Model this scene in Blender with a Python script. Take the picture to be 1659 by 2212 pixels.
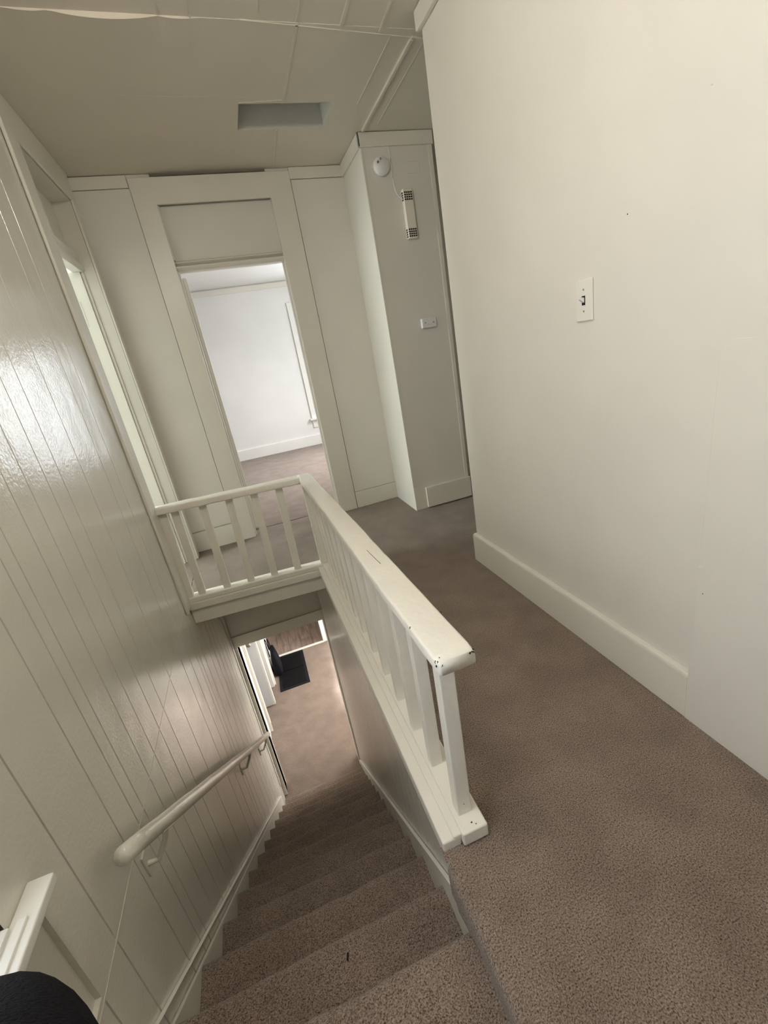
import bpy, bmesh, math, random
from mathutils import Vector, Matrix, noise
random.seed(7)
D = bpy.data
for o in list(D.objects): D.objects.remove(o)
SC = bpy.context.scene
COL = SC.collection

# ------------------------------------------------------------------ camera
CP = Vector((0.58353, -0.74694, 1.20241))
R0 = Vector((0.92962111, -0.33188927, -0.16016897))
R1 = Vector((-0.26002072, -0.28274515, -0.92327916))
R2 = Vector((0.26113945, 0.89994705, -0.34914395))
cd = D.cameras.new('camera'); cam = D.objects.new('camera', cd); COL.objects.link(cam)
cd.sensor_fit = 'VERTICAL'; cd.sensor_height = 36.0
cd.lens = 977.726 * 36.0 / 2212.0
cd.shift_x = -30.9 / 2212.0; cd.shift_y = 11.0 / 2212.0
cd.clip_start = 0.01
M = Matrix((( R0.x, -R1.x, -R2.x, CP.x), (R0.y, -R1.y, -R2.y, CP.y), (R0.z, -R1.z, -R2.z, CP.z), (0, 0, 0, 1)))
cam.matrix_world = M
SC.camera = cam

# ------------------------------------------------------------------ world, light, exposure
SC.view_settings.view_transform = 'Standard'
SC.view_settings.look = 'None'
SC.view_settings.exposure = 0.0
SC.view_settings.gamma = 1.0
SC.view_settings.use_curve_mapping = False
w = D.worlds.new('world'); SC.world = w; w.use_nodes = True
bg = w.node_tree.nodes['Background']
bg.inputs[0].default_value = (0.80, 0.90, 1.0, 1); bg.inputs[1].default_value = 2.2

def area(name, loc, direction, sx, sy, power, col):
    l = D.lights.new(name, 'AREA'); l.shape = 'RECTANGLE'; l.size = sx; l.size_y = sy
    l.energy = power; l.color = col
    o = D.objects.new(name, l); COL.objects.link(o); o.location = loc
    o.rotation_euler = Vector(direction).to_track_quat('-Z', 'Y').to_euler()
    return o
area('daylight_stair_window', (-0.22, -0.42, 1.35), (1, 0.30, 0.18), 0.80, 0.90, 13, (0.88, 0.93, 1.0))
area('daylight_left_room', (-2.75, 2.55, 1.35), (1, -0.05, -0.1), 1.1, 1.5, 105, (0.90, 1.0, 0.97))
bs = area('bedroom_floor_fill', (3.0, 4.7, 1.9), (-1.0, 0, -0.95), 1.25, 0.8, 48, (0.95, 0.95, 1.0)); bs.data.spread = math.radians(105)  # unseen fill lamp added to brighten the bedroom carpet
area('bedroom_side_fill', (2.95, 4.7, 1.3), (-1, 0, -0.2), 1.3, 1.4, 34, (0.93, 0.96, 1.0))  # added fill lamp outside an invented side opening of the bedroom
area('daylight_bedroom_far', (2.05, 6.62, 1.15), (0, -1, -0.25), 0.85, 1.45, 24, (0.93, 0.96, 1.0))
area('daylight_lower_room', (1.86, 4.15, -1.62), (-1, 0, -0.05), 1.75, 1.85, 75, (1.0, 0.95, 0.93))
sun = area('sunlight_lower_door', (2.16, 4.42, -0.86), (-0.36, 0.06, -1), 1.5, 0.34, 290, (0.86, 0.93, 1.0)); sun.data.spread = math.radians(28)

# ------------------------------------------------------------------ materials
def nt(name):
    m = D.materials.new(name); m.use_nodes = True
    t = m.node_tree; b = t.nodes['Principled BSDF']
    return m, t, b
def tex(t, kind='ShaderNodeTexNoise', scale=10, detail=2, vec=None, **kw):
    n = t.nodes.new(kind)
    n.inputs['Scale'].default_value = scale
    if 'Detail' in n.inputs: n.inputs['Detail'].default_value = detail
    if vec is None:
        g = t.nodes.get('geo') or t.nodes.new('ShaderNodeNewGeometry'); g.name = 'geo'
        vec = g.outputs['Position']
    t.links.new(vec, n.inputs['Vector'])
    for k, v in kw.items(): setattr(n, k, v)
    return n
def bump(t, b, hs, dist=0.002, strength=1.0, prev=None):
    bn = t.nodes.new('ShaderNodeBump'); bn.inputs['Distance'].default_value = dist
    bn.inputs['Strength'].default_value = strength
    t.links.new(hs, bn.inputs['Height'])
    if prev: t.links.new(prev.outputs[0], bn.inputs['Normal'])
    t.links.new(bn.outputs[0], b.inputs['Normal'])
    return bn
def ramp(t, fac, stops):
    r = t.nodes.new('ShaderNodeValToRGB'); e = r.color_ramp.elements
    while len(e) > 1: e.remove(e[-1])
    e[0].position = stops[0][0]; e[0].color = (*stops[0][1], 1)
    for p, c in stops[1:]:
        q = e.new(p); q.color = (*c, 1)
    t.links.new(fac, r.inputs[0]); return r
def paint(name, col, rough=0.4, b1=0.0006, s1=60, b2=0.0, s2=6, chips=None, spec=0.5):
    m, t, b = nt(name)
    n0 = tex(t, scale=3.0, detail=3)
    c2 = tuple(x * 0.95 for x in col)
    r = ramp(t, n0.outputs[0], [(0.3, c2), (0.7, col)])
    out = r.outputs[0]
    if chips:
        nc = tex(t, scale=chips[0], detail=4)
        rc = ramp(t, nc.outputs[0], [(chips[1], (0, 0, 0)), (chips[1] + 0.012, (1, 1, 1))])
        mx = t.nodes.new('ShaderNodeMix'); mx.data_type = 'RGBA'
        t.links.new(rc.outputs[0], mx.inputs[0]); t.links.new(out, mx.inputs[6])
        mx.inputs[7].default_value = (0.05, 0.045, 0.04, 1); out = mx.outputs[2]
    t.links.new(out, b.inputs['Base Color'])
    b.inputs['Roughness'].default_value = rough
    b.inputs['Specular IOR Level'].default_value = spec
    p = None
    if b2: p = bump(t, b, tex(t, scale=s2, detail=2).outputs[0], b2)
    if b1: bump(t, b, tex(t, scale=s1, detail=3).outputs[0], b1, 1.0, p)
    return m
CR = (0.80, 0.755, 0.655)
M_WALL = paint('painted_wall', (0.80, 0.765, 0.685), 0.5, 0.0004, 90, 0.004, 2)
M_BOARD = paint('glossy_painted_boards', (0.74, 0.705, 0.615), 0.17, 0.0009, 95, 0.004, 5, spec=0.65)
M_TRIM = paint('painted_trim', (0.80, 0.765, 0.67), 0.33, 0.0005, 70, 0.002, 9)
M_SKIRT = paint('satin_skirt_paint', (0.74, 0.705, 0.615), 0.42)
M_TRIM_W = paint('white_trim', (0.86, 0.84, 0.78), 0.35, 0.0004, 70)
M_CEIL = paint('painted_ceiling', (0.72, 0.665, 0.56), 0.42, 0.0004, 80, 0.006, 2.2)
M_RAIL = paint('chipped_rail_paint', (0.90, 0.855, 0.755), 0.4, 0.0014, 60, 0.004, 16, chips=None)
M_BED = paint('bedroom_wall', (0.84, 0.83, 0.79), 0.5, 0.0004, 60)
M_HATCH = paint('hatch_paint', (0.66, 0.66, 0.60), 0.6)
M_PLAST = paint('white_plastic', (0.86, 0.85, 0.82), 0.35, 0)
M_IVORY = paint('ivory_plastic', (0.86, 0.80, 0.68), 0.4, 0)
M_PLATE = paint('switch_plate_plastic', (0.83, 0.80, 0.72), 0.3, 0)
M_DOOR_SHADE = paint('shade_toned_door_paint', (0.70, 0.72, 0.74), 0.5)  # shade on the open lower door leaf is mixed into this grey
M_BLUEW = paint('cool_white_paint', (0.78, 0.80, 0.82), 0.5)
def plain(name, col, rough=0.6, metal=0.0):
    m, t, b = nt(name); n = tex(t, scale=40)
    r = ramp(t, n.outputs[0], [(0.3, tuple(c * 0.85 for c in col)), (0.7, col)])
    t.links.new(r.outputs[0], b.inputs['Base Color'])
    b.inputs['Roughness'].default_value = rough; b.inputs['Metallic'].default_value = metal
    return m
M_BLACK = plain('black_slot', (0.012, 0.011, 0.01), 0.8)
M_METAL = plain('worn_metal', (0.35, 0.32, 0.27), 0.4, 0.8)
def carpet(name, lo, mid, hi):
    m, t, b = nt(name)
    n = tex(t, scale=290, detail=3); n.inputs['Roughness'].default_value = 0.65
    r = ramp(t, n.outputs[0], [(0.34, lo), (0.46, mid), (0.66, hi)])
    g = tex(t, scale=7, detail=4)
    r2 = ramp(t, g.outputs[0], [(0.36, (0.90, 0.89, 0.88)), (0.64, (1.12, 1.12, 1.12))])
    mx = t.nodes.new('ShaderNodeMix'); mx.data_type = 'RGBA'; mx.blend_type = 'MULTIPLY'
    mx.inputs[0].default_value = 1
    t.links.new(r.outputs[0], mx.inputs[6]); t.links.new(r2.outputs[0], mx.inputs[7])
    t.links.new(mx.outputs[2], b.inputs['Base Color'])
    b.inputs['Roughness'].default_value = 0.95; b.inputs['Specular IOR Level'].default_value = 0.1
    b.inputs['Sheen Weight'].default_value = 0.25; b.inputs['Sheen Roughness'].default_value = 0.5
    v = tex(t, scale=190, detail=3)
    p = bump(t, b, v.outputs[0], 0.009, 1.0)
    bump(t, b, g.outputs[0], 0.01, 1.0, p)
    return m
M_CARPET = carpet('brown_carpet', (0.042, 0.024, 0.014), (0.220, 0.161, 0.120), (0.40, 0.31, 0.245))
def plank(name):
    m, t, b = nt(name)
    g = t.nodes.new('ShaderNodeNewGeometry'); g.name = 'geo'
    mp = t.nodes.new('ShaderNodeMapping'); t.links.new(g.outputs['Position'], mp.inputs[0])
    mp.inputs['Rotation'].default_value = (0, 0, math.pi / 2)
    br = t.nodes.new('ShaderNodeTexBrick'); t.links.new(mp.outputs[0], br.inputs['Vector'])
    br.inputs['Scale'].default_value = 1.0; br.inputs['Brick Width'].default_value = 0.9
    br.inputs['Row Height'].default_value = 0.17; br.inputs['Mortar Size'].default_value = 0.003
    br.inputs['Color1'].default_value = (0.33, 0.25, 0.205, 1); br.inputs['Color2'].default_value = (0.24, 0.18, 0.15, 1)
    br.inputs['Mortar'].default_value = (0.12, 0.09, 0.07, 1)
    m2 = t.nodes.new('ShaderNodeMapping'); t.links.new(g.outputs['Position'], m2.inputs[0])
    m2.inputs['Scale'].default_value = (9, 1.2, 1)
    n = tex(t, scale=3, detail=5, vec=m2.outputs[0])
    r = ramp(t, n.outputs[0], [(0.3, (0.62, 0.62, 0.62)), (0.7, (1.35, 1.35, 1.35))])
    mx = t.nodes.new('ShaderNodeMix'); mx.data_type = 'RGBA'; mx.blend_type = 'MULTIPLY'; mx.inputs[0].default_value = 1
    t.links.new(br.outputs[0], mx.inputs[6]); t.links.new(r.outputs[0], mx.inputs[7])
    t.links.new(mx.outputs[2], b.inputs['Base Color']); b.inputs['Roughness'].default_value = 0.45
    return m
M_VINYL = plank('wood_plank_floor')
def matrubber():
    m, t, b = nt('ribbed_black_rubber')
    wv = tex(t, 'ShaderNodeTexWave', scale=14); wv.bands_direction = 'Y'
    r = ramp(t, wv.outputs[0], [(0.2, (0.001, 0.001, 0.001)), (0.8, (0.007, 0.0065, 0.008))])
    t.links.new(r.outputs[0], b.inputs['Base Color']); b.inputs['Roughness'].default_value = 0.8
    bump(t, b, wv.outputs[0], 0.004)
    return m
M_MAT = matrubber()
M_MATB = plain('black_mat_border', (0.012, 0.012, 0.015), 0.8)
M_BAG = plain('black_bag_fabric', (0.005, 0.005, 0.008), 0.8)
for m_ in (M_MAT, M_MATB, M_BAG): m_.node_tree.nodes['Principled BSDF'].inputs['Specular IOR Level'].default_value = 0.15
def cloth(name, col):
    m, t, b = nt(name); n = tex(t, scale=500, detail=2)
    r = ramp(t, n.outputs[0], [(0.3, tuple(c * 0.6 for c in col)), (0.7, col)])
    t.links.new(r.outputs[0], b.inputs['Base Color']); b.inputs['Roughness'].default_value = 0.95
    b.inputs['Specular IOR Level'].default_value = 0.1
    bump(t, b, n.outputs[0], 0.002); return m
M_CLOTH = cloth('black_knit_fabric', (0.006, 0.006, 0.009))
M_SKIN = plain('skin', (0.55, 0.36, 0.27), 0.5)
M_HAIR = plain('brown_hair', (0.06, 0.035, 0.02), 0.7)
def glass():
    m = D.materials.new('window_glass'); m.use_nodes = True; t = m.node_tree
    for n in list(t.nodes): t.nodes.remove(n)
    o = t.nodes.new('ShaderNodeOutputMaterial'); tr = t.nodes.new('ShaderNodeBsdfTransparent')
    gl = t.nodes.new('ShaderNodeBsdfGlossy'); gl.inputs['Roughness'].default_value = 0.02
    mx = t.nodes.new('ShaderNodeMixShader'); mx.inputs[0].default_value = 0.05
    t.links.new(tr.outputs[0], mx.inputs[1])
    t.links.new(gl.outputs[0], mx.inputs[2]); t.links.new(mx.outputs[0], o.inputs[0]); return m
M_GLASS = glass()
def lampglobe():
    m, t, b = nt('lit_lamp_globe'); b.inputs['Base Color'].default_value = (1, 1, 1, 1)
    b.inputs['Emission Color'].default_value = (1.0, 0.95, 0.86, 1)
    b.inputs['Emission Strength'].default_value = 125
    return m
M_LAMP = lampglobe()

# ------------------------------------------------------------------ builders
ID = lambda p: p
class MB:
    def __init__(s): s.v = []; s.f = []
    def poly(s, pts):
        i = len(s.v); s.v += [tuple(p) for p in pts]; s.f.append(tuple(range(i, i + len(pts)))); return s
    def hexa(s, p):     # 8 corners: bottom 4 ccw, top 4 ccw
        i = len(s.v); s.v += [tuple(q) for q in p]
        for f in ((0, 3, 2, 1), (4, 5, 6, 7), (0, 1, 5, 4), (1, 2, 6, 5), (2, 3, 7, 6), (3, 0, 4, 7)):
            s.f.append(tuple(i + k for k in f))
        return s
    def box(s, x0, x1, y0, y1, z0, z1, f=ID):
        return s.hexa([f(p) for p in ((x0, y0, z0), (x1, y0, z0), (x1, y1, z0), (x0, y1, z0),
                                      (x0, y0, z1), (x1, y0, z1), (x1, y1, z1), (x0, y1, z1))])
    def prism(s, prof, axis, a, b, f=ID):
        """prof: closed 2D outline, axis: 'x','y','z' extrusion from a to b"""
        def P(q, t):
            return {'x': (t, q[0], q[1]), 'y': (q[0], t, q[1]), 'z': (q[0], q[1], t)}[axis]
        i = len(s.v); n = len(prof)
        s.v += [f(P(q, a)) for q in prof] + [f(P(q, b)) for q in prof]
        for k in range(n):
            s.f.append((i + k, i + (k + 1) % n, i + n + (k + 1) % n, i + n + k))
        s.f.append(tuple(range(i + n - 1, i - 1, -1))); s.f.append(tuple(range(i + n, i + 2 * n)))
        return s
    def tube(s, pts, r, n=12, closed=False):
        pts = [Vector(p) for p in pts]; rs = r if isinstance(r, (list, tuple)) else [r] * len(pts)
        i = len(s.v); up = Vector((0, 0, 1))
        for k, p in enumerate(pts):
            d = (pts[min(k + 1, len(pts) - 1)] - pts[max(k - 1, 0)]).normalized()
            u = d.cross(up)
            if u.length < 1e-3: u = d.cross(Vector((0, 1, 0)))
            u.normalize(); v = d.cross(u)
            for a in range(n):
                t = 2 * math.pi * a / n
                s.v.append(tuple(p + rs[k] * (math.cos(t) * u + math.sin(t) * v)))
        for k in range(len(pts) - 1):
            for a in range(n):
                s.f.append((i + k * n + a, i + k * n + (a + 1) % n, i + (k + 1) * n + (a + 1) % n, i + (k + 1) * n + a))
        s.f.append(tuple(i + a for a in range(n - 1, -1, -1)))
        s.f.append(tuple(i + (len(pts) - 1) * n + a for a in range(n)))
        return s
    def build(s, name, mat, parent=None, bevel=0.0, seg=2, smooth=False, fix=True):
        me = D.meshes.new(name); me.from_pydata(s.v, [], s.f); me.update()
        if fix:
            bm = bmesh.new(); bm.from_mesh(me); bmesh.ops.recalc_face_normals(bm, faces=bm.faces)
            bm.to_mesh(me); bm.free()
        me.materials.append(mat)
        o = D.objects.new(name, me); COL.objects.link(o)
        if parent is not None: o.parent = parent
        if bevel:
            b = o.modifiers.new('bevel', 'BEVEL'); b.width = bevel; b.segments = seg; b.limit_method = 'ANGLE'
            b.angle_limit = math.radians(40)
            smooth = True
        if smooth:
            for p in me.polygons: p.use_smooth = True
            if bevel:
                o.modifiers.new('wn', 'WEIGHTED_NORMAL')
        return o
def tag(o, label, cat, group=None, kind=None):
    o['label'] = label; o['category'] = cat
    if group: o['group'] = group
    if kind: o['kind'] = kind
    return o
def st(o, label=None):
    o['kind'] = 'structure'
    if label: o['label'] = label
    return o
def empty(name, label, cat, loc=(0, 0, 0)):
    o = D.objects.new(name, None); COL.objects.link(o); o['label'] = label; o['category'] = cat
    o.location = loc; o.empty_display_size = 0.05
    return o
def at(o, loc):
    """parts are modelled in world coordinates; move data so that the part sits under a parent placed at loc"""
    o.data.transform(Matrix.Translation(-Vector(loc))); return o

H = 2.4
ZF = -2.679
FW0, FK = 2.794, 0.031
fw = lambda p: (p[0], FW0 + FK * (p[0] - 0.8) + p[1], p[2])      # far wall frame: y = depth behind the wall face

# ------------------------------------------------------------------ left wall with beaded boards
GR = [-1.75, -1.6, -1.45, -1.3, -1.15, -1.0, -0.12, 0.02, 0.13, 0.325, 0.425, 0.482, 0.597, 0.70, 0.82, 0.932, 1.13, 1.37, 1.515, 1.65, 1.72,
      1.82, 1.98, 2.12, 2.24, 2.36, 2.50, 2.60, 2.70]
def board_sheet(mb, X, y0, y1, z0, z1, grooves, sgn=1, gw=0.0055, gd=0.009):
    """sheet in the plane x=X facing +x*sgn with V grooves"""
    prof = [(y0, 0)]
    for g in grooves:
        if y0 + 0.01 < g < y1 - 0.01:
            prof += [(g - gw / 2, 0), (g, -gd), (g + gw / 2, 0)]
    prof.append((y1, 0))
    for (ya, da), (yb, db) in zip(prof, prof[1:]):
        mb.poly([(X + sgn * da, ya, z0), (X + sgn * db, yb, z0), (X + sgn * db, yb, z1), (X + sgn * da, ya, z1)])
mb = MB()
GU = [g for g in GR if g not in (1.65, 1.72)]
board_sheet(mb, 0, 0.018, 1.765, 0.045, H, GU)
board_sheet(mb, 0, -0.055, 0.018, 0.40, H, []); board_sheet(mb, 0, -2.0, 0.018, 0.041, 0.059, [])
board_sheet(mb, -0.012, -2.0, 0.018, 0.059, 0.42, [])
mb.poly([(-0.012, 0.018, 0.059), (0, 0.018, 0.059), (0, 0.018, 0.40), (-0.012, 0.018, 0.40)]); mb.poly([(-0.012, -2.0, 0.059), (0, -2.0, 0.059), (0, 0.018, 0.059), (-0.012, 0.018, 0.059)])
board_sheet(mb, 0, -2.0, 1.765, ZF, 0.041, GR)
board_sheet(mb, 0, -2.0, -0.95, 0.42, H, GR)
board_sheet(mb, 0, -0.95, -0.055, 1.75, H, GR)
board_sheet(mb, 0, 1.765, 2.84, ZF, 0.0, GR)
mb.box(-0.004, 0.0009, -0.9, 1.765, 0.0405, 0.0455)
# backing and reveals
mb.box(-0.12, -0.02, -0.055, 1.905, ZF, H)
mb.box(-0.12, -0.02, -2.0, -0.055, ZF, 0.40)
mb.box(-0.12, -0.02, -2.0, -0.95, 0.42, H); mb.box(-0.12, -0.02, -0.95, -0.055, 1.76, H)
mb.box(-0.12, -0.02, 1.905, 2.84, ZF, -0.01)
mb.box(-0.12, -0.0, 2.63, 2.84, -0.01, H)
mb.box(-0.12, -0.0, 1.905, 2.63, 2.24, H)
st(mb.build('wall_left', M_BOARD, fix=False), 'glossy cream beadboard wall on the left of the stairwell')

# left doorway: casings, transom, jambs, stops
mb = MB(); mb.box(0, 0.016, 1.765, 1.905, -0.0, H); mb.box(0, 0.014, 1.905, 2.63, 2.245, H); mb.box(0, 0.014, 2.63, 2.705, 0, H)
o = st(mb.build('trim_1', M_TRIM, bevel=0.006, seg=3), 'cream casing around the doorway in the left wall')
mb = MB(); mb.box(-0.105, -0.095, 1.905, 2.63, 2.0, 2.24)
st(mb.build('trim_2', M_TRIM), 'recessed transom panel above the left doorway')
mb = MB()
mb.prism([(-0.11, 1.89), (-0.06, 1.89), (-0.052, 1.90), (-0.052, 1.925), (-0.066, 1.935), (-0.066, 1.95), (-0.056, 1.96), (-0.056, 1.985), (-0.075, 2.0), (-0.095, 2.02), (-0.11, 2.02)], 'y', 1.905, 2.63)
st(mb.build('trim_3', M_TRIM, bevel=0.002), 'moulded transom bar of the left doorway')
mb = MB(); mb.box(-0.42, -0.075, 2.604, 2.64, 0, 1.89); mb.box(-0.075, -0.06, 2.618, 2.632, 0, 1.89)
mb.box(-0.12, -0.10, 1.903, 1.917, 0, 1.89)
st(mb.build('trim_4', M_TRIM, bevel=0.002), 'door stop strip on the far jamb of the left doorway')
sp = empty('strike_plate', 'small worn painted strike plate on the far jamb of the left doorway', 'strike plate', (-0.14, 2.604, 1.66))
at(MB().box(-0.156, -0.126, 2.6025, 2.605, 1.60, 1.74).build('plate', M_TRIM, sp, bevel=0.001), sp.location)
at(MB().box(-0.146, -0.136, 2.6018, 2.603, 1.615, 1.622).box(-0.148, -0.139, 2.6018, 2.603, 1.64, 1.655).box(-0.149, -0.141, 2.6018, 2.603, 1.672, 1.69).build('slot', M_BLACK, sp), sp.location)
# room behind the left doorway
mb = MB()
mb.box(-2.6, -2.5, 0.9, 1.65, -0.01, 2.5); mb.box(-2.6, -2.5, 2.95, 3.9, -0.01, 2.5); mb.box(-2.6, -2.5, 1.65, 2.95, -0.01, 0.6); mb.box(-2.6, -2.5, 1.65, 2.95, 2.1, 2.5)
mb.box(-2.6, -0.12, 0.8, 0.9, -0.01, 2.5); mb.box(-2.6, -0.12, 3.9, 4.0, -0.01, 2.5)
mb.box(-0.13, -0.12, 0.9, 1.90, -0.01, 2.5); mb.box(-0.13, -0.12, 2.64, 3.9, -0.01, 2.5); mb.box(-0.13, -0.12, 1.9, 2.64, 2.04, 2.5)
st(mb.build('wall_side_room', M_BED, fix=False), 'pale walls of the room beyond the left doorway')
st(MB().box(-2.6, -0.12, 0.8, 4.0, 2.42, 2.5).build('ceiling_side_room', M_BED))
st(MB().box(-2.6, -0.005, 0.85, 3.95, -0.06, -0.0).build('floor_side_room', M_CARPET))

# ------------------------------------------------------------------ stair window (lower left)
WY0, WY1, WZ0, WZ1 = -0.95, -0.055, 0.415, 1.75
win = st(D.objects.new('window_1', None), 'painted window at the head of the stairs, sill corner in view'); COL.objects.link(win); win.location = (0, -0.5, 1.0)
def wpart(mb, name, mat, bevel=0.0): return at(mb.build(name, mat, win, bevel=bevel), win.location)
mb = MB(); mb.box(-0.115, 0.0, WY0 - 0.004, WY1 + 0.0, 0.385, WZ0); mb.box(-0.0, 0.044, WY0 - 0.08, 0.027, 0.393, WZ0 + 0.0)
wpart(mb, 'window_sill', M_TRIM_W, 0.004)
mb = MB()
mb.box(-0.12, -0.004, WY1 - 0.012, WY1, WZ0, WZ1); mb.box(-0.12, -0.004, WY0, WY0 + 0.012, WZ0, WZ1); mb.box(-0.12, -0.004, WY0, WY1, WZ1 - 0.012, WZ1)
mb.box(0.014, 0.030, WY0, -0.045, WZ0 - 0.025, 0.421); mb.box(-0.06, 0.008, WY0, -0.056, WZ0 - 0.02, 0.424)
wpart(mb, 'window_frame', M_TRIM_W, 0.002)
mb = MB()
mb.box(-0.09, -0.055, WY0 + 0.012, WY0 + 0.06, WZ0, WZ1 - 0.012); mb.box(-0.09, -0.055, WY1 - 0.06, WY1 - 0.012, WZ0, WZ1 - 0.012)
mb.box(-0.09, -0.055, WY0 + 0.06, WY1 - 0.06, WZ0, WZ0 + 0.06); mb.box(-0.09, -0.055, WY0 + 0.06, WY1 - 0.06, WZ1 - 0.06, WZ1 - 0.012); mb.box(-0.09, -0.055, WY0 + 0.06, WY1 - 0.06, 1.05, 1.10)
wpart(mb, 'sash', M_TRIM_W, 0.003)
wpart(MB().box(-0.076, -0.072, WY0 + 0.06, WY1 - 0.06, WZ0 + 0.06, WZ1 - 0.06), 'pane', M_GLASS)

# ------------------------------------------------------------------ far wall of the hall (panelled, doorway to the bedroom)
DX0, DX1, DZ = 0.433, 1.128, 1.872
mb = MB()
mb.box(-0.12, DX0, 0.012, 0.12, -0.02, H, fw); mb.box(DX1, 3.2, 0.012, 0.12, -0.02, H, fw); mb.box(DX0, DX1, 0.055, 0.12, DZ + 0.03, H, fw)
# panels leave a thin shadow gap to the casing
mb.box(0.0, 0.303, 0.0, 0.012, 0.16, 2.328, fw); mb.box(1.282, 1.645, 0.0, 0.012, 0.142, 2.328, fw)
mb.box(2.1, 3.2, 0.0, 0.012, 0.142, 2.328, fw)
st(mb.build('wall_far', M_WALL), 'far hall wall with flat panels and the bedroom doorway')
mb = MB()
mb.prism([(0.307, 0), (DX0, 0), (DX0, 2.238), (DX1, 2.238), (DX1, 0), (1.278, 0), (1.278, 2.380), (0.307, 2.380)], 'y', -0.006, 0.012, fw)
st(mb.build('trim_5', M_TRIM, bevel=0.003), 'wide flat casing around the bedroom doorway')
mb = MB(); mb.box(0.0, 0.303, -0.004, 0.012, 2.332, 2.397, fw); mb.box(1.278, 1.645, -0.005, 0.012, 2.332, 2.398, fw)
st(mb.build('trim_6', M_TRIM, bevel=0.003), 'flat crown board along the top of the far wall')
mb = MB(); mb.box(0.0, 0.303, -0.004, 0.012, 0, 0.152, fw); mb.box(1.282, 1.645, -0.005, 0.012, 0, 0.139, fw); mb.box(2.1, 3.2, -0.008, 0.012, 0, 0.139, fw)
st(mb.build('baseboard_far', M_TRIM, bevel=0.003), 'low baseboard along the far wall')
# transom + bar + jambs
mb = MB(); mb.box(DX0, DX1, 0.045, 0.055, DZ + 0.05, 2.24, fw)
st(mb.build('trim_7', M_WALL), 'blank transom panel over the bedroom doorway')
mb = MB()
prof = [(0.10, DZ), (0.026, DZ), (0.000, DZ + 0.018), (0.000, DZ + 0.024), (0.034, DZ + 0.030), (0.034, DZ + 0.033), (0.008, DZ + 0.046), (0.008, DZ + 0.051), (0.040, DZ + 0.057), (0.046, DZ + 0.066), (0.10, DZ + 0.066)]
mb.prism(prof, 'x', DX0, DX1, fw)
mb.box(DX0 - 0.001, DX0 + 0.006, 0.012, 0.05, DZ + 0.064, 2.24, fw)
st(mb.build('trim_8', M_TRIM, bevel=0.0015), 'moulded transom bar over the bedroom doorway')
mb = MB(); mb.box(DX0 - 0.02, DX0 + 0.003, 0.008, 0.13, 0, DZ, fw); mb.box(DX1 - 0.003, DX1 + 0.02, 0.008, 0.13, 0, DZ, fw)
mb.box(DX0 + 0.003, DX0 + 0.012, 0.03, 0.07, 0, DZ, fw); mb.box(DX1 - 0.008, DX1 - 0.002, 0.05, 0.09, 0, DZ, fw)
st(mb.build('trim_9', M_TRIM, bevel=0.002), 'jambs and stops of the bedroom doorway')

bd = st(D.objects.new('door_3', None), 'cream bedroom door folded open behind the left jamb'); COL.objects.link(bd); bd.location = (0.45, 2.93, 0)
o_ = at(MB().hexa([(0.440, 2.935, 0.012), (0.472, 2.935, 0.012), (0.402, 3.61, 0.012), (0.370, 3.61, 0.012), (0.440, 2.935, 1.856), (0.472, 2.935, 1.856), (0.402, 3.61, 1.856), (0.370, 3.61, 1.856)]).build('door_leaf', M_TRIM, bd, bevel=0.009, seg=3), bd.location)
# ------------------------------------------------------------------ chimney chase
CX0, CX1, CY = 1.645, 2.106, 2.371
st(MB().box(CX0, CX1, CY, 2.84, -0.02, H).build('wall_chase', M_WALL, bevel=0.006), 'boxed-out wall section carrying the alarms')
mb = MB(); mb.box(CX0 - 0.012, CX1 + 0.012, CY - 0.014, CY - 0.0005, 2.326, 2.398); mb.box(CX0 - 0.012, CX0 - 0.0005, CY - 0.014, 2.815, 2.326, 2.398)
st(mb.build('trim_10', M_TRIM, bevel=0.003), 'crown board around the boxed-out wall section')
mb = MB(); mb.box(2.082, CX1 + 0.004, CY - 0.006, CY, 0.165, 2.326); mb.box(CX0 - 0.002, CX0 + 0.012, CY - 0.004, CY, 0.19, 2.326)
st(mb.build('trim_11', M_TRIM, bevel=0.002), 'narrow corner strips on the boxed-out wall section')
mb = MB(); mb.box(CX0 - 0.001, 1.728, CY - 0.004, CY, 0.0, 0.188); mb.box(1.738, CX1 + 0.01, CY - 0.024, CY, 0.012, 0.17)
st(mb.build('baseboard_chase', M_TRIM, bevel=0.003), 'stepped baseboard on the boxed-out wall section')

# ------------------------------------------------------------------ right wall
st(MB().box(1.634, 1.76, -2.0, 1.375, -0.02, H).build('wall_right', M_WALL, bevel=0.008), 'large plain cream wall on the right')
st(MB().prism([(1.612, -0.02), (1.612, 0.15), (1.625, 0.55), (1.6335, 1.1), (1.650, 1.1), (1.650, -0.02)], 'y', -2.0, 0.046).build('wall_right_near', M_WALL, bevel=0.002), 'nearer section of the right wall standing slightly proud')
mb = MB(); mb.prism([(1.634, 0), (1.612, 0), (1.612, 0.148), (1.618, 0.160), (1.634, 0.163)], 'y', 0.046, 1.378)
st(mb.build('baseboard_right', M_TRIM, bevel=0.002), 'tall cream baseboard along the right wall')
st(MB().box(1.612, 1.634, 0.046, 1.382, 2.335, 2.398).box(1.602, 1.612, -2.0, 0.046, 2.335, 2.398).build('trim_12', M_TRIM, bevel=0.008, seg=3), 'crown board at the top of the right wall')
WR = D.objects['wall_right']
def wmark(y, z, r, seed, mat, x=1.634, st_=1.0):
    rg = random.Random(seed); k = 8; P_ = []
    for q in range(k):
        a = 2 * math.pi * q / k; rr = r * rg.uniform(0.5, 1); P_.append((y + rr * st_ * math.cos(a), z + rr * math.sin(a)))
    MB().prism(P_, 'x', x - 0.0006, x + 0.004).build('scuff_mark', mat, WR)
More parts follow.
